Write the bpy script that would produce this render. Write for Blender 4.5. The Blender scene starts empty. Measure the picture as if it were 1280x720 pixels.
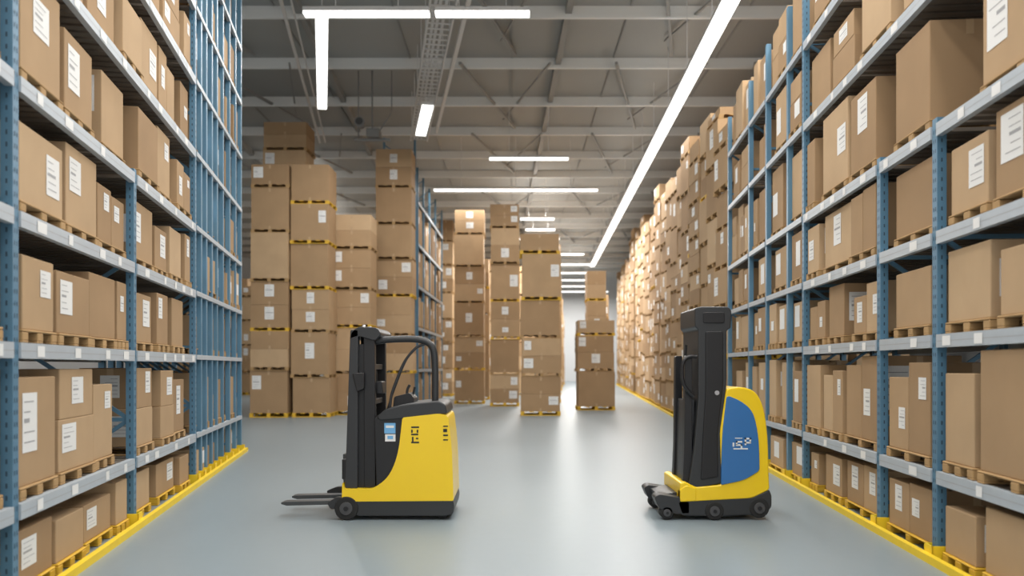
import bpy, bmesh, math, random
from mathutils import Vector
random.seed(7)
R=random.Random(11)
SC=bpy.context.scene
COL=SC.collection
H=1.5
# ---------------------------------------------------------------- materials
def newmat(name):
    m=bpy.data.materials.new(name); m.use_nodes=True
    return m, m.node_tree, m.node_tree.nodes['Principled BSDF']
def simple(name,col,rough=.5,metal=0.,noise=.0,nscale=8.,spec=.5):
    m,t,b=newmat(name)
    b.inputs['Roughness'].default_value=rough; b.inputs['Metallic'].default_value=metal
    b.inputs['Specular IOR Level'].default_value=spec
    if noise>0:
        tc=t.nodes.new('ShaderNodeTexCoord'); n=t.nodes.new('ShaderNodeTexNoise')
        n.inputs['Scale'].default_value=nscale; n.inputs['Detail'].default_value=5
        t.links.new(tc.outputs['Object'],n.inputs['Vector'])
        r=t.nodes.new('ShaderNodeMapRange')
        r.inputs['To Min'].default_value=1-noise; r.inputs['To Max'].default_value=1+noise
        t.links.new(n.outputs['Fac'],r.inputs['Value'])
        x=t.nodes.new('ShaderNodeVectorMath'); x.operation='SCALE'
        x.inputs[0].default_value=col[:3]
        t.links.new(r.outputs['Result'],x.inputs['Scale'])
        t.links.new(x.outputs['Vector'],b.inputs['Base Color'])
    else: b.inputs['Base Color'].default_value=(*col[:3],1)
    return m
def cardmat():
    m,t,b=newmat('cardboard'); b.inputs['Roughness'].default_value=.8
    b.inputs['Specular IOR Level'].default_value=.2
    g=t.nodes.new('ShaderNodeNewGeometry'); r=t.nodes.new('ShaderNodeValToRGB')
    e=r.color_ramp.elements
    e[0].position=0; e[0].color=(.34,.220,.122,1)
    e[1].position=1; e[1].color=(.53,.375,.228,1)
    k=e.new(.5); k.color=(.43,.29,.166,1)
    t.links.new(g.outputs['Random Per Island'],r.inputs['Fac'])
    tc=t.nodes.new('ShaderNodeTexCoord'); n=t.nodes.new('ShaderNodeTexNoise')
    n.inputs['Scale'].default_value=2.2; n.inputs['Detail'].default_value=6
    t.links.new(tc.outputs['Object'],n.inputs['Vector'])
    mr=t.nodes.new('ShaderNodeMapRange'); mr.inputs['To Min'].default_value=.86; mr.inputs['To Max'].default_value=1.12
    t.links.new(n.outputs['Fac'],mr.inputs['Value'])
    x=t.nodes.new('ShaderNodeVectorMath'); x.operation='SCALE'
    t.links.new(r.outputs['Color'],x.inputs[0]); t.links.new(mr.outputs['Result'],x.inputs['Scale'])
    t.links.new(x.outputs['Vector'],b.inputs['Base Color'])
    return m
M_card=cardmat()
M_tape=simple('packing_tape',(.46,.315,.18),.3)
M_label=simple('paper_label',(.78,.78,.77),.6)
M_print=simple('label_print',(.36,.36,.37),.6)
M_wood=simple('pallet_wood',(.40,.25,.11),.8,noise=.3,nscale=5)
M_ypal=simple('yellow_pallet',(.70,.42,.03),.6,noise=.15)
M_seam=simple('box_seam',(.16,.09,.045),.8)
BOXM=[M_card,M_tape,M_label,M_print,M_wood,M_ypal,M_seam]
M_blue=simple('rack_blue_steel',(.095,.215,.325),.45,.1,noise=.15,nscale=3)
M_hole=simple('slot_dark',(.03,.06,.09),.6)
M_beam=simple('rack_beam_grey',(.44,.485,.53),.45,.1,noise=.08)
M_deck=simple('deck_slats',(.16,.135,.11),.7)
M_yel=simple('safety_yellow',(.85,.60,.02),.5,noise=.08)
M_bolt=simple('zinc',(.5,.5,.52),.35,.8)
RACKM=[M_blue,M_hole,M_beam,M_deck,M_yel,M_label,M_bolt,M_print]
# ---------------------------------------------------------------- mesh builder
class MB:
    def __init__(s): s.v=[];s.f=[];s.m=[]
    def box(s,P,U,V,W,mat=0):
        P,U,V,W=map(Vector,(P,U,V,W)); b=len(s.v)
        s.v+= [P,P+U,P+U+V,P+V,P+W,P+U+W,P+U+V+W,P+V+W]
        F=[(0,3,2,1),(4,5,6,7),(0,1,5,4),(1,2,6,5),(2,3,7,6),(3,0,4,7)]
        if U.cross(V).dot(W)<0: F=[tuple(reversed(f)) for f in F]
        s.f+=[tuple(b+i for i in f) for f in F]; s.m+=[mat]*6
    def aabb(s,x0,x1,y0,y1,z0,z1,mat=0): s.box((x0,y0,z0),(x1-x0,0,0),(0,y1-y0,0),(0,0,z1-z0),mat)
    def quad(s,a,b,c,d,mat):
        n=len(s.v); s.v+=[Vector(a),Vector(b),Vector(c),Vector(d)]; s.f.append((n,n+1,n+2,n+3)); s.m.append(mat)
    def fq(s,P,U,W,N,u0,u1,w0,w1,off,mat):
        P=P+N*off; a=P+U*u0+W*w0; b=P+U*u1+W*w0; c=P+U*u1+W*w1; d=P+U*u0+W*w1
        if (b-a).cross(d-a).dot(N)<0: a,b,c,d=a,d,c,b
        s.quad(a,b,c,d,mat)
    def bar(s,a,b,w,h,mat=0):
        a,b=Vector(a),Vector(b); d=b-a
        up=Vector((0,0,1)) if abs(d.normalized().z)<.95 else Vector((0,1,0))
        x=d.cross(up).normalized(); y=x.cross(d).normalized()
        s.box(a-x*w/2-y*h/2,d,x*w,y*h,mat)
    def obj(s,name,mats,parent=None,bevel=0,seg=1,smooth=False):
        me=bpy.data.meshes.new(name); me.from_pydata([tuple(v) for v in s.v],[],s.f)
        for m in mats: me.materials.append(m)
        me.polygons.foreach_set('material_index',s.m); me.update()
        o=bpy.data.objects.new(name,me); COL.objects.link(o)
        if parent: o.parent=parent
        if bevel:
            b=o.modifiers.new('bevel','BEVEL'); b.width=bevel; b.segments=seg; b.limit_method='ANGLE'
        if smooth:
            for p in me.polygons: p.use_smooth=True
        return o
def carton(mb,P,U,D,h,detail=2,rng=R):
    W=Vector((0,0,h)); mb.box(P,U,D,W,0)
    nU=-U.normalized(); nD=-D.normalized(); lu=U.length; ld=D.length
    Z=Vector((0,0,1)); u=U.normalized(); d=D.normalized()
    c=ld/2
    top=P+W
    mb.fq(top,u,d,Z,0,lu,c-.03,c+.03,.002,1)
    tl=min(.12,h*.3)
    mb.fq(P,d,Z,nU,c-.03,c+.03,h-tl,h-.005,.002,1)
    if detail>1:
        mb.fq(P,d,Z,nU,c-.03,c+.03,.005,tl*.8,.002,1)
        mb.fq(top,u,d,Z,.01,lu-.01,c-.0015,c+.0015,.003,6)
    def label(P,A,la,N):
        w=min(.27,la*.42)*rng.uniform(.75,1.1); hh=min(h*.55,w*rng.uniform(.8,1.7))
        a0=rng.choice([.06,la*.5-w/2,la-w-.06])+rng.uniform(-.01,.01); a0=max(.02,min(a0,la-w-.02))
        z0=rng.uniform(h*.25,max(h*.26,h*.92-hh)) 
        mb.fq(P,A,Z,N,a0,a0+w,z0,z0+hh,.003,2)
        if detail>1:
            for k in range(5):
                zz=z0+hh*(.84-.17*k); mb.fq(P,A,Z,N,a0+w*.1,a0+w*rng.uniform(.45,.9),zz,zz+hh*(.02 if k!=2 else .07),.0045,3)
    if rng.random()<.7: label(P,d,ld,nU)
    if rng.random()<.65: label(P,u,lu,nD)
def pallet(mb,P,U,D,h=.11,mat=4):
    u=U.normalized(); d=D.normalized(); lu=U.length; ld=D.length
    t=h*.18
    for k in range(3):
        mb.box(P+u*(lu-.09)*k/2,u*.09,D,Vector((0,0,t)),mat)
        for j in range(3):
            mb.box(P+u*(lu-.09)*k/2+d*(ld-.1)*j/2+Vector((0,0,t)),u*.09,d*.1,Vector((0,0,h-2.1*t)),mat)
    n=5
    for j in range(n):
        mb.box(P+d*(ld-.12)*j/(n-1)+Vector((0,0,h-t)),U,d*.12,Vector((0,0,t)),mat)
# ---------------------------------------------------------------- pallet racking
class Line:
    def __init__(s,x0,y0,k,side):
        s.x0,s.y0,s.k=x0,y0,k; s.u=Vector((k,1,0)).normalized()
        s.n=Vector((side*s.u.y,-side*s.u.x,0))
    def p(s,y,d=0,z=0): return Vector((s.x0+s.k*(y-s.y0),y,z))+s.n*d
def frame(mb,L,y,height,depth,near=True,guard=True):
    w=.085; u=L.u; n=L.n; Z=Vector((0,0,1))
    for d0 in (0,depth-.07):
        P=L.p(y,d0,0)-u*w/2
        mb.box(P,u*w,n*.07,Z*height,0)
        mb.box(P-u*.03-n*.02,u*(w+.06),n*.11,Z*.012,6)
        if near and d0==0:
            z=.15
            while z<height-.1:
                for a in (.020,.054):
                    mb.fq(P,u,Z,-n,a,a+.011,z,z+.03,.0015,1)
                mb.fq(P,n,Z,-u,.029,.040,z,z+.03,.0015,1)
                z+=.075
    z=.25; k=0; st=.75
    while z+st<height:
        a=L.p(y,.05,z); b=L.p(y,depth-.05,z)
        mb.bar(a,b,.035,.035,0)
        c=L.p(y,.05 if k%2 else depth-.05,z); e=L.p(y,depth-.05 if k%2 else .05,z+st)
        mb.bar(c,e,.03,.035,0)
        z+=st;k+=1
    if guard:
        P=L.p(y,-.05,0)-u*(w/2+.03)
        mb.box(P,u*(w+.06),n*.012,Z*.12,4)
        mb.box(P,u*.012,n*.12,Z*.12,4); mb.box(P+u*(w+.048),u*.012,n*.12,Z*.12,4)
def beams(mb,L,y0,y1,z,depth,deck=True,bh=.10,tags=True):
    Z=Vector((0,0,1)); A=L.p(y0,-.012,z-bh); U=L.p(y1,-.012,z-bh)-A
    mb.box(A,U,L.n*.05,Z*bh,2)
    mb.fq(A,L.u,Z,-L.n,0,U.length,bh*.46,bh*.5,.001,7)
    mb.box(L.p(y0,depth-.04,z-bh),U,L.n*.05,Z*bh,2)
    if deck:
        n=int(U.length/.13)
        for i in range(n):
            mb.box(L.p(y0,.04,z-.03)+U*(i+.2)/n,L.u*.085,L.n*(depth-.08),Z*.03,3)
    if tags:
        s=.25
        while s<U.length-.2:
            mb.fq(A,L.u,Z,-L.n,s,s+R.uniform(.08,.16),bh*.12,bh*.85,.003,5)
            s+=R.uniform(.35,.9)
def fill_level(mb,L,y0,y1,z,gap,depth,rng,detail=2,pm=4,fillr=(.62,.88),wr=(.42,.8)):
    s=y0+.08; c=L.u.y
    while s<y1-.3:
        w=rng.uniform(*wr)
        if s+w*c>y1-.05: w=(y1-.05-s)/c
        if w<.28: break
        ph=.085
        P=L.p(s,rng.uniform(.0,.06),z)
        D=L.n*(depth*.94)
        pallet(mb,P,L.u*w,D,ph,pm)
        h=(gap-ph-.12)*rng.uniform(*fillr)
        fd=rng.uniform(.46,.66)*depth
        inset=rng.uniform(0.0,.05)
        Pb=P+L.u*inset+L.n*.02+Vector((0,0,ph+.001))
        if h>.6 and rng.random()<.18:
            h1=h*rng.uniform(.45,.6)
            carton(mb,Pb,L.u*(w-inset-.01),L.n*fd,h1,detail,rng)
            carton(mb,Pb+Vector((0,0,h1+.002))+L.u*.02,L.u*(w-inset-.06),L.n*(fd-.05),h-h1,detail,rng)
        elif w>.62 and rng.random()<.25:
            w2=(w-inset)*.48
            carton(mb,Pb,L.u*w2,L.n*fd,h,detail,rng)
            carton(mb,Pb+L.u*(w2+.015),L.u*w2,L.n*fd,h*rng.uniform(.75,1.0),detail,rng)
        else:
            carton(mb,Pb,L.u*(w-inset-.01),L.n*fd,h,detail,rng)
        rd=depth*.9-fd-.06
        carton(mb,Pb+L.n*(fd+.02),L.u*(w-inset-.02),L.n*rd,(gap-ph-.12)*rng.uniform(.55,.98),1,rng)
        s+=(w+rng.choice([.04,.08,.15,.3]))*c
LL=Line(-4.06,10.27,-.185,-1)
RL=Line(3.78,11.8,.09,1)
DEP=1.15
LEVL=[.637,1.65,2.475,3.32,4.27,5.2,6.15,7.1]
LEVR=[.695,1.745,2.54,3.37,4.5,5.5]
mb=MB()
for y,h,nr in [(2.9,8.2,True),(4.96,8.2,True),(7.55,3.36,True),(10.27,8.2,True)]: frame(mb,LL,y,h,DEP,nr)
for y in (10.65,11.0,11.4,11.8,12.3,12.9,13.5,14.1): frame(mb,LL,y,8.6,DEP,False)
for i,z in enumerate(LEVL):
    for a,b in (((2.9,4.96),(4.96,7.55),(7.55,10.27)) if i<4 else ((2.9,4.96),(4.96,10.27))): beams(mb,LL,a+.05,b-.05,z,DEP)
    beams(mb,LL,10.3,14.1,z,DEP,True,bh=.06,tags=False)
mb.box(LL.p(2.9,-.10,0),LL.p(14.2)-LL.p(2.9),LL.n*.05,Vector((0,0,.06)),4)
mb.obj('pallet_rack',RACKM)
mb=MB(); rg=random.Random(5)
zs=[0]+LEVL
for i,z in enumerate(zs):
    gap=(zs[i+1]-z) if i+1<len(zs) else 1.2
    for a,b in (((2.95,4.9),(5.0,7.5),(7.62,10.2)) if i<5 else ((2.95,4.9),(5.0,10.2))): fill_level(mb,LL,a,b,z+.002,gap,DEP,rg,2,5 if i==0 else 4,wr=(.48,.82),fillr=(.66,.95))
    fill_level(mb,LL,10.35,14.0,z+.002,gap,DEP,rg,1,5 if i==0 else 4)
mb.obj('cardboard_boxes',BOXM,bevel=.005)
mb=MB()
for y,h in [(3.2,7.0),(4.45,7.0),(6.2,3.42),(7.38,3.42),(9.93,7.2)]: frame(mb,RL,y,h,DEP,True)
for y,h in [(10.7,6.3),(11.95,6.3),(13.2,6.2),(15.1,6.2)]: frame(mb,RL,y,h,DEP,False)
for i,z in enumerate(LEVR):
    for a,b in (((3.2,4.45),(4.45,6.2),(6.2,7.38),(7.38,9.93)) if i<4 else ((3.2,4.45),(4.45,9.93))): beams(mb,RL,a+.05,b-.05,z,DEP)
    for a,b in ((9.93,11.95),(11.95,13.2),(13.2,15.1)): beams(mb,RL,a+.05,b-.05,z,DEP,True,bh=.07,tags=False)
mb.box(RL.p(3.2,-.10,0),RL.p(15.2)-RL.p(3.2),RL.n*.05,Vector((0,0,.06)),4)
mb.obj('pallet_rack',RACKM)
mb=MB(); rg=random.Random(9); zs=[0]+LEVR
for i,z in enumerate(zs):
    gap=(zs[i+1]-z) if i+1<len(zs) else 1.1
    segs=((3.25,4.4),(4.5,6.15),(6.25,7.33),(7.43,9.88)) if i<5 else ((3.25,4.4),(4.5,9.88))
    for a,b in segs: fill_level(mb,RL,a,b,z+.002,gap,DEP,rg,2,5 if i==0 else 4,fillr=(.72,.98),wr=(.55,1.05))
    for a,b in ((9.98,11.9),(12,13.15),(13.25,15.05)): fill_level(mb,RL,a,b,z+.002,gap,DEP,rg,1,5 if i==0 else 4,fillr=(.75,.98))
mb.obj('cardboard_boxes',BOXM,bevel=.005)
CL=Line(-3.36,28.0,.022,-1)
mb=MB()
for y in (28,28.6,30.2,32,34,36.5): frame(mb,CL,y,9.5 if y<28.3 else 8.6,DEP,False,False)
for z in (1.4,2.9,4.4,5.9,7.4):
    for a,b in ((28.6,30.2),(30.2,32),(32,34),(34,36.5)): beams(mb,CL,a,b,z,DEP,True,tags=False)
mb.obj('pallet_rack',RACKM)
mb=MB(); rg=random.Random(21)
for i,z in enumerate((0,1.4,2.9,4.4,5.9)):
    fill_level(mb,CL,28.8,36.4,z+.002,1.5,DEP,rg,1,4,fillr=(.7,.98),wr=(.7,1.1))
mb.obj('cardboard_boxes',BOXM)
# ---------------------------------------------------------------- floor stacked columns
def column(mb,x0,x1,y,dep,top,rng,tier=(1.15,1.45),detail=1,first=5,yp=.2):
    z=0; i=0; w=x1-x0
    while z<top-.25:
        j=rng.uniform(-.03,.03)*w
        P=Vector((x0+j,y+rng.uniform(0,.05),z)); U=Vector((0,dep,0)); D=Vector((w,0,0))
        ph=.13 if i==0 else .1
        pallet(mb,P,U,D,ph,5 if (i==0 or rng.random()<yp) else 4)
        t=min(rng.uniform(*tier),top-z)
        z+=ph+.001; hh=t-ph-.001
        ps=P+Vector((.01*w,.01,ph+.001))
        nsub=1 if (hh<.7 or rng.random()<.45) else 2
        for k in range(nsub):
            sh=hh/nsub
            carton(mb,ps+Vector((rng.uniform(0,.015)*w,0,k*sh+.001*k)),Vector((0,dep*.97,0)),Vector((w*.97,0,0)),sh-.004,2,rng)
        z+=hh; i+=1
def px(p,y): return (p-640)*y/1000
def stack(p0,p1,y,top_py,dep=1.1,seed=0,name='box_stack'):
    mb=MB(); rg=random.Random(seed); top=H+(458-top_py)*y/1000
    column(mb,px(p0,y),px(p1,y),y,dep,top,rg)
    return mb.obj(name,BOXM)
stack(312,360,23.4,205,seed=1); stack(363,411,23.5,205,seed=2); stack(414,464,24.6,268,seed=3)
stack(469,515,26.6,186,seed=4)
stack(327,382,25.0,152,seed=5)
stack(285,309,44,345,seed=6,dep=1.2)
stack(568,606,32,262,seed=7); stack(613,650,30,255,seed=8); stack(651,701,24.3,292,seed=9)
stack(722,769,27.3,400,seed=10); stack(734,758,31,335,seed=12)
stack(669,702,33,300,seed=13); stack(548,566,40,275,seed=14)
stack(433,468,31,300,seed=15); stack(585,612,36,320,seed=16)
rg=random.Random(33)
mbc=MB(); mbl=MB()
for y in (42,50,58,66):
    x=px(545,y)
    while x<px(696,y):
        column(mbc,x,x+1.15,y,1.15,rg.uniform(5.2,7.6),rg); x+=1.35
    x=px(735,y)
    while x<px(752,y):
        column(mbc,x,x+1.1,y,1.15,rg.uniform(5.0,6.5),rg); x+=1.35
    x=max(-21,px(170,y))
    while x<px(500,y):
        column(mbl,x,x+1.15,y,1.15,rg.uniform(4.5,6.8),rg); x+=1.3
mbc.obj('stacked_carton_rows',BOXM); mbl.obj('stacked_carton_rows',BOXM)
mb=MB(); rg=random.Random(44); y=15.4
while y<66:
    t=min(1,(y-15)/18); base=6.2+t*2.3
    for row in range(3):
        x=RL.p(y).x+.08+row*1.2+rg.uniform(-.08,.08)
        column(mb,x,x+1.05,y,1.05,base+rg.uniform(-.9,.7)+row*.3,rg,tier=(.75,1.1),yp=.05)
    y+=1.25 if y<35 else 1.4
mb.obj('stacked_carton_rows',BOXM)
mb=MB(); mb.box(RL.p(15.25,-.10,0),RL.p(66)-RL.p(15.25),RL.n*.05,Vector((0,0,.06)),0)
mb.obj('floor_guard_rail',[M_yel])
# ---------------------------------------------------------------- building shell
def plane(name,x0,x1,y0,y1,z,mat):
    mb=MB(); mb.aabb(x0,x1,y0,y1,z-.1,z,0); return mb.obj(name,[mat])
m,t,b=newmat('polished_concrete')
tc=t.nodes.new('ShaderNodeTexCoord')
n1=t.nodes.new('ShaderNodeTexNoise'); n1.inputs['Scale'].default_value=.35; n1.inputs['Detail'].default_value=3
n2=t.nodes.new('ShaderNodeTexNoise'); n2.inputs['Scale'].default_value=9; n2.inputs['Detail'].default_value=6
for n in (n1,n2): t.links.new(tc.outputs['Object'],n.inputs['Vector'])
mx=t.nodes.new('ShaderNodeMix'); mx.data_type='FLOAT'; mx.inputs['Factor'].default_value=.3
t.links.new(n1.outputs['Fac'],mx.inputs['A']); t.links.new(n2.outputs['Fac'],mx.inputs['B'])
r=t.nodes.new('ShaderNodeValToRGB'); r.color_ramp.elements[0].position=.3; r.color_ramp.elements[1].position=.7
r.color_ramp.elements[0].color=(.215,.262,.290,1); r.color_ramp.elements[1].color=(.238,.287,.315,1)
t.links.new(mx.outputs['Result'],r.inputs['Fac']); t.links.new(r.outputs['Color'],b.inputs['Base Color'])
rr=t.nodes.new('ShaderNodeMapRange'); rr.inputs['To Min'].default_value=.33; rr.inputs['To Max'].default_value=.38
t.links.new(n1.outputs['Fac'],rr.inputs['Value']); t.links.new(rr.outputs['Result'],b.inputs['Roughness'])
plane('floor',-22,22,-8,80,0,m)
M_ceil=simple('ceiling_panel',(.36,.36,.345),.8,noise=.14,nscale=.25)
M_purl=simple('purlin_paint',(.80,.80,.78),.6)
M_gird=simple('girder_paint',(.28,.28,.27),.6)
M_wall=simple('wall_panel',(.80,.81,.82),.8,noise=.05,nscale=.4)
CZ=10.6
mb=MB(); mb.aabb(-22,22,-8,80,CZ,CZ+.1,0); mb.obj('ceiling',[M_ceil])
mb=MB(); mb.aabb(-22.2,-22,-8,80,0,CZ); mb.obj('wall_left',[M_wall])
mb=MB(); mb.aabb(22,22.2,-8,80,0,CZ); mb.obj('wall_right',[M_wall])
mb=MB(); mb.aabb(-22,22,80,80.2,0,CZ); mb.obj('wall_back',[M_wall])
mb=MB(); y=-3.6
while y<79:
    mb.aabb(-21.9,21.9,y-.04,y+.04,CZ-.32,CZ-.25,0)
    mb.aabb(-21.9,21.9,y-.012,y+.012,CZ-.25,CZ-.0,0)
    y+=3.4
mb.obj('ceiling_purlins',[M_purl])
mb=MB(); y=-3.6
while y<79:
    for k in range(-7,8):
        mb.aabb(k*3-.02,k*3+.02,y+.1,y+3.3,CZ-.05,CZ,0)
    y+=3.4
for xa,xb in ((-10,-13),(-5.0,-8),(1.6,.2),(5.2,6.6),(9.5,12)):
    mb.bar((xa,12,CZ-.1),(xb,78,CZ-.1),.16,.2,0)
for y in (20,27,34,44,55):
    for x in (-9,-1.5,3.0,7):
        mb.bar((x,y-4,CZ-.38),(x+1.6,y+3,CZ-.15),.08,.08,0)
        mb.bar((x+2.6,y-4,CZ-.38),(x+1.2,y+2,CZ-.15),.05,.05,0)
mb.obj('ceiling_girders',[M_gird])
# ---------------------------------------------------------------- lamps
def emis(name,col,s):
    m,t,b=newmat(name); b.inputs['Base Color'].default_value=(1,1,1,1)
    b.inputs['Emission Color'].default_value=(*col,1); b.inputs['Emission Strength'].default_value=s
    return m
M_tube=emis('led_diffuser',(1,.99,.95),2.6)
M_house=simple('lamp_housing',(.7,.7,.7),.5)
LK=.325
def area(root,loc,w,l,e,rz,up=False):
    li=bpy.data.lights.new('lamp_light','AREA'); li.shape='RECTANGLE'; li.size=w; li.size_y=l
    li.energy=e; li.color=(1,.975,.935)
    o=bpy.data.objects.new('lamp_light',li); COL.objects.link(o); o.parent=root
    o.location=loc; o.rotation_euler=(math.pi if up else 0,0,rz)
def lamp(a,b,w,z,power,name='linear_ceiling_lamp',up=0):
    a=Vector((*a,z)); b=Vector((*b,z)); d=b-a
    root=bpy.data.objects.new(name,None); COL.objects.link(root)
    mb=MB(); mb.bar(a,b,w,.05,0); mb.obj('diffuser',[M_tube],root)
    mb=MB(); mb.bar(a+Vector((0,0,.06)),b+Vector((0,0,.06)),w*1.1,.07,0)
    k=max(2,int(d.length/3)+1)
    for i in range(k):
        p=a+d*((i+.5)/k); mb.bar(p+Vector((0,0,.08)),Vector((p.x,p.y,CZ)),.015,.015,0)
    mb.obj('housing',[M_house],root)
    if power>0:
        area(root,(a+b)/2-Vector((0,0,.035)),w*.9,d.length*.98,power*LK,math.atan2(-d.x,d.y))
    if up>0:
        area(root,(a+b)/2+Vector((0,0,.11)),w*.9,d.length*.98,up*LK,math.atan2(-d.x,d.y),True)  # added upward glow, brightens the ceiling above the fixture
LZ=8.5
lamp((3.8,4),(5.6,56),.32,LZ,5000,up=500)
lamp((-4.13,15.9),(-1.64,15.9),.22,LZ,240); lamp((-1.52,15.9),(.35,15.9),.22,LZ,200)
lamp((-3.83,16.1),(-5.15,21.7),.24,LZ,600)
lamp((-2.26,21.5),(-2.76,24.2),.3,LZ,400)
lamp((-.76,27),(1.9,27),.2,LZ,300)
lamp((-3.1,31.8),(3.4,31.8),.25,LZ,900)
for y,x0,x1 in ((38,0.4,2.0),(41,.7,2.2),(44,.2,2.6),(50,1,4.5),(55,2,5.5),(60,3.,6.5),(65,3,7),(70,3.,8),(75,3,9)): lamp((x0,y),(x1,y),.4,LZ,1700,up=110)  # most of these receding strips are added to brighten the far end
lamp((-9,33),(-12,60),.3,9.6,3600,up=300)  # added fill strip for the distant left side
for x in (-2.4,0,2.2): lamp((x,-5),(x,13.5),.3,LZ,1150,up=100)  # unseen strips above the frame, added to light the near aisle
lamp((-7.5,-5),(-7.5,14),.3,9.4,700); lamp((8,-5),(8,14),.3,9.4,700)  # more added strips out of view, behind the racks
w=bpy.data.worlds.new('world'); SC.world=w; w.use_nodes=True
w.node_tree.nodes['Background'].inputs[0].default_value=(1,.99,.97,1)
w.node_tree.nodes['Background'].inputs[1].default_value=1.15
# ---------------------------------------------------------------- cable tray + ceiling unit
M_tray=simple('galvanised_tray',(.7,.7,.7),.45,.2)
mb=MB()
a=Vector((-.95,14,9.3)); b=Vector((-3.2,27.5,9.3)); d=b-a; n=Vector((d.y,-d.x,0)).normalized()
for s in (-.28,.28): mb.bar(a+n*s,b+n*s,.04,.13,0)
for i in range(46):
    p=a+d*i/45; mb.bar(p-n*.28,p+n*.28,.03,.03,0)
for i in range(7):
    p=a+d*(i+.5)/7
    for s in (-.28,.28): mb.bar(p+n*s,p+n*s+Vector((0,0,CZ-9.3)),.02,.02,0)
for s,z in ((-.15,.05),(-.05,.05),(.08,.06)): mb.bar(a+n*s+Vector((0,0,z)),b+n*s+Vector((0,0,z)),.06,.06,0)
mb.bar(a+n*.6+Vector((0,0,.3)),b+n*.6+Vector((0,0,.3)),.1,.1,0)
mb.bar((-4.6,14,9.9),(-7.2,30,9.9),.07,.07,0); mb.bar((-4.35,14,9.9),(-7.0,30,9.9),.04,.04,0)
mb.obj('cable_tray',[M_tray])
def cyl(name,c,axis,r,l,mat,parent=None,seg=32,bevel=0):
    bm=bmesh.new(); bmesh.ops.create_cone(bm,cap_ends=True,segments=seg,radius1=r,radius2=r,depth=l)
    me=bpy.data.meshes.new(name); bm.to_mesh(me); bm.free()
    me.materials.append(mat); o=bpy.data.objects.new(name,me); COL.objects.link(o)
    o.location=c; o.rotation_euler={'y':(math.pi/2,0,0),'x':(0,math.pi/2,0),'z':(0,0,0)}[axis]
    for p in me.polygons: p.use_smooth=len(p.vertices)==4
    if bevel:
        m=o.modifiers.new('b','BEVEL'); m.width=bevel; m.segments=3; m.limit_method='ANGLE'
    if parent: o.parent=parent
    return o
M_dk=simple('dark_grey',(.06,.06,.062),.5)
M_unit=simple('unit_grey',(.22,.22,.215),.5)
root=bpy.data.objects.new('ceiling_unit_heater',None); COL.objects.link(root)
mb=MB()
mb.aabb(-4.85,-3.75,24.55,24.7,8.42,8.5,0)      # horizontal arm
mb.aabb(-4.45,-4.05,24.4,24.85,8.52,8.78,0)
mb.bar((-4.3,24.62,8.7),(-4.3,24.62,CZ),.05,.05,0); mb.bar((-4.72,24.6,8.5),(-4.72,24.6,CZ),.04,.04,0)
mb.bar((-4.1,24.6,8.7),(-3.7,24.6,9.3),.04,.04,0); mb.bar((-3.7,24.6,9.3),(-3.7,24.6,CZ),.03,.03,0)
mb.obj('heater_body',[M_unit],root,bevel=.02)
cyl('heater_fan',(-4.66,24.55,8.98),'y',.15,.3,M_unit,root)
cyl('heater_grille',(-4.66,24.39,8.98),'y',.11,.03,M_dk,root)
# ---------------------------------------------------------------- forklifts
M_body=simple('truck_yellow_paint',(.90,.61,.010),.28,spec=.6)
M_black=simple('truck_black',(.010,.010,.012),.42)
M_char=simple('truck_charcoal',(.026,.028,.031),.42)
M_grey=simple('mast_grey',(.040,.042,.046),.4,.3)
M_rub=simple('rubber_tyre',(.013,.013,.013),.75)
M_hub=simple('wheel_hub',(.09,.09,.095),.4,.5)
M_steel=simple('fork_steel',(.09,.095,.10),.4,.6)
M_tblue=simple('truck_blue_panel',(.03,.155,.41),.3,spec=.6)
M_stk=simple('sticker_blue',(.16,.42,.72),.4)
S=.0078; Y0=7.8
def T(p): return ((p[0]-640)*S,H-(p[1]-458)*S)
def rpoly(pts,r=4,n=5):
    out=[]; N=len(pts)
    for i in range(N):
        p=Vector(pts[i][:2]); a=Vector(pts[i-1][:2]); b=Vector(pts[(i+1)%N][:2])
        rad=pts[i][2] if len(pts[i])>2 else r
        da=a-p; db=b-p; ra=min(rad,da.length*.48); rb=min(rad,db.length*.48)
        if rad<=.01: out.append(tuple(p)); continue
        A=p+da.normalized()*ra; B=p+db.normalized()*rb
        for k in range(n+1):
            t=k/n; q=A*(1-t)**2+p*2*t*(1-t)+B*t*t; out.append(tuple(q))
    return out
def prism(name,pts,y0,y1,mat,parent,r=4,bevel=.02,seg=3):
    P=[T(p) for p in rpoly(pts,r)]
    bm=bmesh.new()
    va=[bm.verts.new((x,y0,z)) for x,z in P]; vb=[bm.verts.new((x,y1,z)) for x,z in P]
    N=len(P); bm.faces.new(va); bm.faces.new(list(reversed(vb)))
    for i in range(N): bm.faces.new((va[i],vb[i],vb[(i+1)%N],va[(i+1)%N]))
    bmesh.ops.remove_doubles(bm,verts=bm.verts,dist=.0005)
    bmesh.ops.recalc_face_normals(bm,faces=bm.faces)
    me=bpy.data.meshes.new(name); bm.to_mesh(me); bm.free(); me.materials.append(mat)
    o=bpy.data.objects.new(name,me); COL.objects.link(o); o.parent=parent
    for p in me.polygons: p.use_smooth=True
    if bevel:
        m=o.modifiers.new('b','BEVEL'); m.width=bevel; m.segments=seg; m.limit_method='ANGLE'; m.angle_limit=math.radians(50); m.harden_normals=True
    else: 
        for p in me.polygons: p.use_smooth=False
    return o
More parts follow.
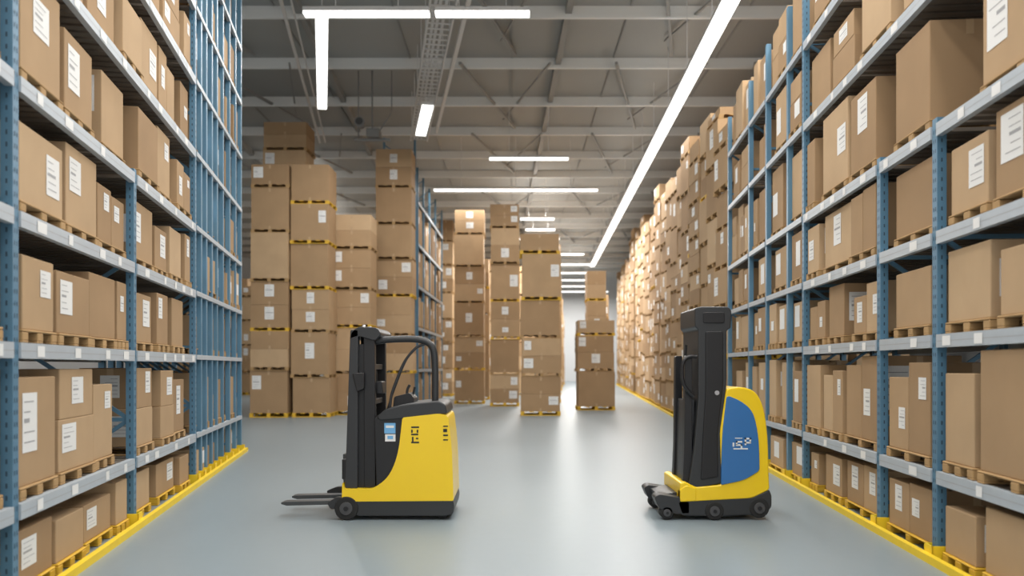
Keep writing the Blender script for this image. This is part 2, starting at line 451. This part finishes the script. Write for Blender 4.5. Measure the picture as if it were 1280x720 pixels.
def tube(name,pts,y,r,mat,parent,smooth=True):
    c=bpy.data.curves.new(name,'CURVE'); c.dimensions='3D'; c.bevel_depth=r; c.bevel_resolution=4; c.use_fill_caps=True
    q=[]
    for p in pts:
        x,z=T(p); q.append((x,p[2] if len(p)>2 else y,z))
    out=[]
    n=len(q)
    for i in range(n-1):
        p0=Vector(q[max(i-1,0)]);p1=Vector(q[i]);p2=Vector(q[i+1]);p3=Vector(q[min(i+2,n-1)])
        for k in range(6 if smooth else 1):
            t=k/(6 if smooth else 1)
            out.append(.5*((2*p1)+(p2-p0)*t+(2*p0-5*p1+4*p2-p3)*t*t+(3*p1-p0-3*p2+p3)*t**3))
    out.append(Vector(q[-1]))
    s=c.splines.new('POLY'); s.points.add(len(out)-1)
    for i,p in enumerate(out): s.points[i].co=(*p,1)
    c.materials.append(mat)
    o=bpy.data.objects.new(name,c); COL.objects.link(o); o.parent=parent
    return o
def wheel(name,p,y,rpx,w,parent):
    x,z=T(p); r=rpx*S; z=max(z,r+.001) if z-r<.03 else z
    cyl(name+'_tyre',(x,y,z),'y',r,w,M_rub,parent,40,.012)
    cyl(name+'_hub',(x,y-w*.5,z),'y',r*.55,.02,M_hub,parent,32,.004)
    cyl(name+'_bolt',(x,y-w*.5-.012,z),'y',r*.2,.02,M_black,parent,16)
# --- left truck
F=bpy.data.objects.new('forklift',None); COL.objects.link(F)
ya,yb=7.8,8.62
prism('chassis_skirt',[(418,628),(428,624),(566,624),(568,632),(566,643,3),(556,645),(446,645),(436,636)],ya,yb,M_char,F,bevel=.025)
prism('yellow_body',[(428,603,2),(431,611,2),(466,611,6),(486,597,16),(498,568,20),(503,522,3),(548,517,4),(560,519,6),(565,560,20),(567,626,2),(427,627,2)],ya-.005,yb+.005,M_body,F,bevel=.045,seg=5)
prism('front_cowl',[(467,522,4),(480,514,4),(510,517,3),(506,568,15),(494,597,14),(470,614,4)],ya+.02,yb-.02,M_black,F,bevel=.03)
prism('hood',[(470,521,5),(482,511,6),(507,505,8),(549,501,5),(557,506,4),(559,517,3),(548,519,3),(505,524,4),(474,526,3)],ya+.005,yb-.005,M_char,F,bevel=.03,seg=4)
prism('hood_pad',[(500,507,1),(548,502,2),(551,505,2),(504,510,1)],ya+.08,yb-.08,M_black,F,bevel=.01)
for k,(u0,u1) in enumerate(((ya+.03,ya+.12),(yb-.14,yb-.05))):
    prism('outer_mast_rail',[(437,412,3),(447,412,2),(446,611,1),(430,611,1),(432,560,1)],u0,u1,M_grey,F,bevel=.006)
    prism('inner_mast_rail',[(453,420,2),(467,422,2),(468,611,1),(454,611,1)],u0+.03,u1+.02,M_black,F,bevel=.006)
    prism('rail_web',[(446,430,1),(454,430,1),(454,611,1),(446,611,1)],u0+.045,u1-.015,M_black,F,bevel=0)
prism('mast_head',[(436,424,3),(438,414,4),(448,408,4),(470,409,4),(476,417,4),(468,426,4),(448,420,4)],ya+.03,yb-.05,M_char,F,bevel=.015)
for py in (455,500,550,595): prism('mast_crossbar',[(449,py,1),(464,py,1),(464,py+7,1),(449,py+7,1)],ya+.1,yb-.12,M_black,F,bevel=.005)
for yy in (8.0,8.35):
    x,z=T((450,520)); cyl('lift_cylinder',(x,yy,z+.1),'z',.03,1.35,M_black,F)
    cyl('cylinder_rod',(x,yy,z+.45),'z',.016,.9,M_bolt,F)
tube('hydraulic_hose',[(458,440),(462,470),(460,520),(465,580)],8.18,.012,M_rub,F)
tube('hydraulic_hose',[(452,440),(449,480),(455,530),(452,590)],8.12,.012,M_rub,F)
tube('overhead_guard_arm',[(462,427),(480,424),(505,423),(522,424),(533,428),(540,438),(542,465),(542,505)],ya+.16,.034,M_char,F)
tube('grab_bar',[(530,429),(517,435),(503,452),(493,475),(486,496),(484,516)],ya+.16,.014,M_char,F)
tube('grab_bar',[(520,430),(507,440),(497,458),(489,478),(481,500),(476,516)],ya+.4,.010,M_char,F)
tube('grab_bar_link',[(527,430,ya+.17),(520,431,ya+.4)],ya,.012,M_char,F,False)
prism('control_console',[(488,497,3),(508,492,3),(514,500,2),(512,510,1),(486,513,1)],ya+.25,yb-.25,M_black,F,bevel=.02)
tube('joystick',[(503,497),(504,488),(507,482)],ya+.32,.014,M_char,F)
tube('joystick',[(509,499),(511,490),(512,485)],ya+.42,.012,M_char,F)
prism('display',[(466,477,2),(474,477,2),(476,493,2),(468,493,2)],ya+.15,ya+.38,M_black,F,bevel=.008)
prism('mast_bracket',[(440,466,2),(455,466,2),(455,486,2),(446,490,2)],ya+.0,ya+.06,M_black,F,bevel=.008)
for yy in (7.97,8.36):
    prism('fork_tine',[(345,632,.5),(349,631,1),(432,629,.5),(432,634,.5),(352,636,1),(345,634,.5)],yy,yy+.12,M_steel,F,bevel=.003)
    prism('fork_shank',[(424,570,1),(430,570,1),(431,634,.5),(425,634,.5)],yy,yy+.12,M_steel,F,bevel=.003)
prism('fork_carriage',[(426,575,1),(433,575,1),(433,600,1),(426,600,1)],ya+.05,yb-.07,M_black,F,bevel=.004)
for yy in (7.80,8.54):
    prism('support_leg',[(385,629,3),(400,623,3),(445,623,1),(445,637,1),(390,637,3)] if yy>8 else [(408,629,3),(420,622,3),(445,622,1),(445,637,1),(412,637,3)],yy+.02,yy+.08,M_char,F,bevel=.008)
wheel('front_wheel',(433,637),7.83,14.8,.09,F); wheel('front_wheel',(433,637),8.58,14.8,.09,F)
wheel('rear_wheel',(552,641),7.9,9,.09,F); wheel('rear_wheel',(552,641),8.5,9,.09,F)
def decal(name,x0,y0,x1,y1,Y,mat,parent):
    mb=MB(); a=T((x0,y0)); b=T((x1,y1)); mb.aabb(a[0],b[0],Y-.002,Y,b[1],a[1]); return mb.obj(name,[mat],parent)
decal('blue_sticker',480,529,494,542,ya+.02,M_stk,F); decal('white_sticker',481,543,494,552,ya+.02,M_label,F)
decal('sticker_band',482,532,492,535,ya+.018,M_label,F); decal('sticker_symbol',484,545,491,549,ya+.018,M_stk,F)
for a in ((514,533,524,535),(514,537,516,541),(521,537,523,541),(514,542,523,544),(515,546,517,552),(520,547,523,549),(514,552,524,554)):
    decal('door_marking',*a,ya-.005,M_black,F)
for a in ((554,532,560,533.5),(554,536,559,540),(554,543,560,545),(554,549,560,550.5)): decal('warning_marking',*a,ya-.006,M_black,F)
# --- right truck
G=bpy.data.objects.new('forklift',None); COL.objects.link(G)
prism('chassis_skirt',[(846,628,3),(852,624,2),(940,622,4),(962,612,3),(965,620,2),(965,634,4),(957,643,4),(900,646,3),(852,645,4)],ya,yb,M_char,G,bevel=.025)
for yy in (ya,yb-.2):
    prism('straddle_leg',[(818,622,3),(824,618,3),(850,622,2),(862,628,1),(862,642,1),(846,643,3),(824,636,4)],yy,yy+.2,M_char,G,bevel=.02)
prism('leg_bridge',[(826,622,2),(850,618,2),(858,640,1),(832,638,1)],ya+.15,yb-.15,M_char,G,bevel=.01)
prism('yellow_body',[(850,604,2),(856,602,2),(870,609,3),(902,606,3),(900,540,6),(908,486,3),(925,483,8),(944,488,10),(955,508,20),(960,545,20),(961,590,5),(962,612,3),(940,623,6),(850,628,3)],ya-.005,yb+.005,M_body,G,bevel=.045,seg=5)
prism('blue_side_panel',[(908,494,5),(926,501,10),(941,514,12),(948,545,20),(949,588,4),(930,600,10),(901,606,2),(902,545,20)],ya-.02,ya+.1,M_tblue,G,bevel=.012,seg=4)
prism('mast_column',[(869,385,3),(876,383,3),(910,383,3),(915,387,3),(914,410,2),(909,413,2),(909,480,10),(902,545,10),(905,604,2),(868,612,3),(861,607,3),(868,560,8),(873,500,8),(873,412,2),(869,408,2)],ya+.01,yb-.12,M_char,G,bevel=.03,seg=4)
prism('mast_face',[(882,414,3),(904,414,3),(904,480,8),(897,545,8),(898,596,2),(876,600,3),(879,540,8),(882,490,6)],ya-.004,ya+.03,M_black,G,bevel=.01)
prism('mast_cap_recess',[(879,390,3),(906,390,3),(906,404,3),(879,404,3)],ya+.0,ya+.03,M_black,G,bevel=.008)
for yy in (ya+.06,yb-.3):
    prism('lift_rail',[(858,444,3),(867,444,2),(867,610,1),(855,610,1),(857,560,1)],yy,yy+.09,M_black,G,bevel=.008)
prism('lift_carriage',[(861,500,2),(872,500,2),(870,604,1),(858,604,1)],ya+.12,yb-.25,M_grey,G,bevel=.01)
tube('grab_handle',[(872,446),(862,446),(855,452),(853,465),(855,480),(862,490),(868,496)],ya+.02,.018,M_black,G)
tube('hydraulic_hose',[(866,430),(864,470),(870,520),(864,580)],ya+.3,.013,M_rub,G)
x,z=T((896,491)); cyl('mast_button',(x,ya-.006,z),'y',.022,.015,M_bolt,G)
prism('yellow_toe',[(850,612,2),(858,606,3),(870,611,3),(870,626,2),(850,627,2)],ya-.012,ya+.1,M_body,G,bevel=.01)
wheel('drive_wheel',(893,639),7.83,11.5,.09,G); wheel('drive_wheel',(893,639),8.5,11.5,.09,G)
wheel('rear_wheel',(949,635),7.84,12.5,.1,G); wheel('rear_wheel',(949,635),8.5,12.5,.1,G)
for yy in (7.86,8.5):
    wheel('load_roller',(834,641),yy,8.5,.12,G)
for a in ((915,553,917,558),(919,551,927,553),(919,551,921,556),(919,555,927,557),(925,555,927,560),(916,560,934,561.5),(930,547,938,549),(930,547,932,556),(936,547,938,553),(930,552,938,554),(918,547,927,548)):
    decal('emblem',*a,ya-.021,M_label,G)
# ---------------------------------------------------------------- camera
cam=bpy.data.cameras.new('camera'); co=bpy.data.objects.new('camera',cam); COL.objects.link(co)
cam.sensor_width=36; cam.lens=36*1000/1280; cam.shift_y=98/1280
co.location=(0,0,H); co.rotation_euler=(math.pi/2,0,0)
cam.clip_end=300; cam.dof.use_dof=True; cam.dof.focus_distance=8.5; cam.dof.aperture_fstop=1.0
SC.camera=co
SC.view_settings.view_transform='Standard'
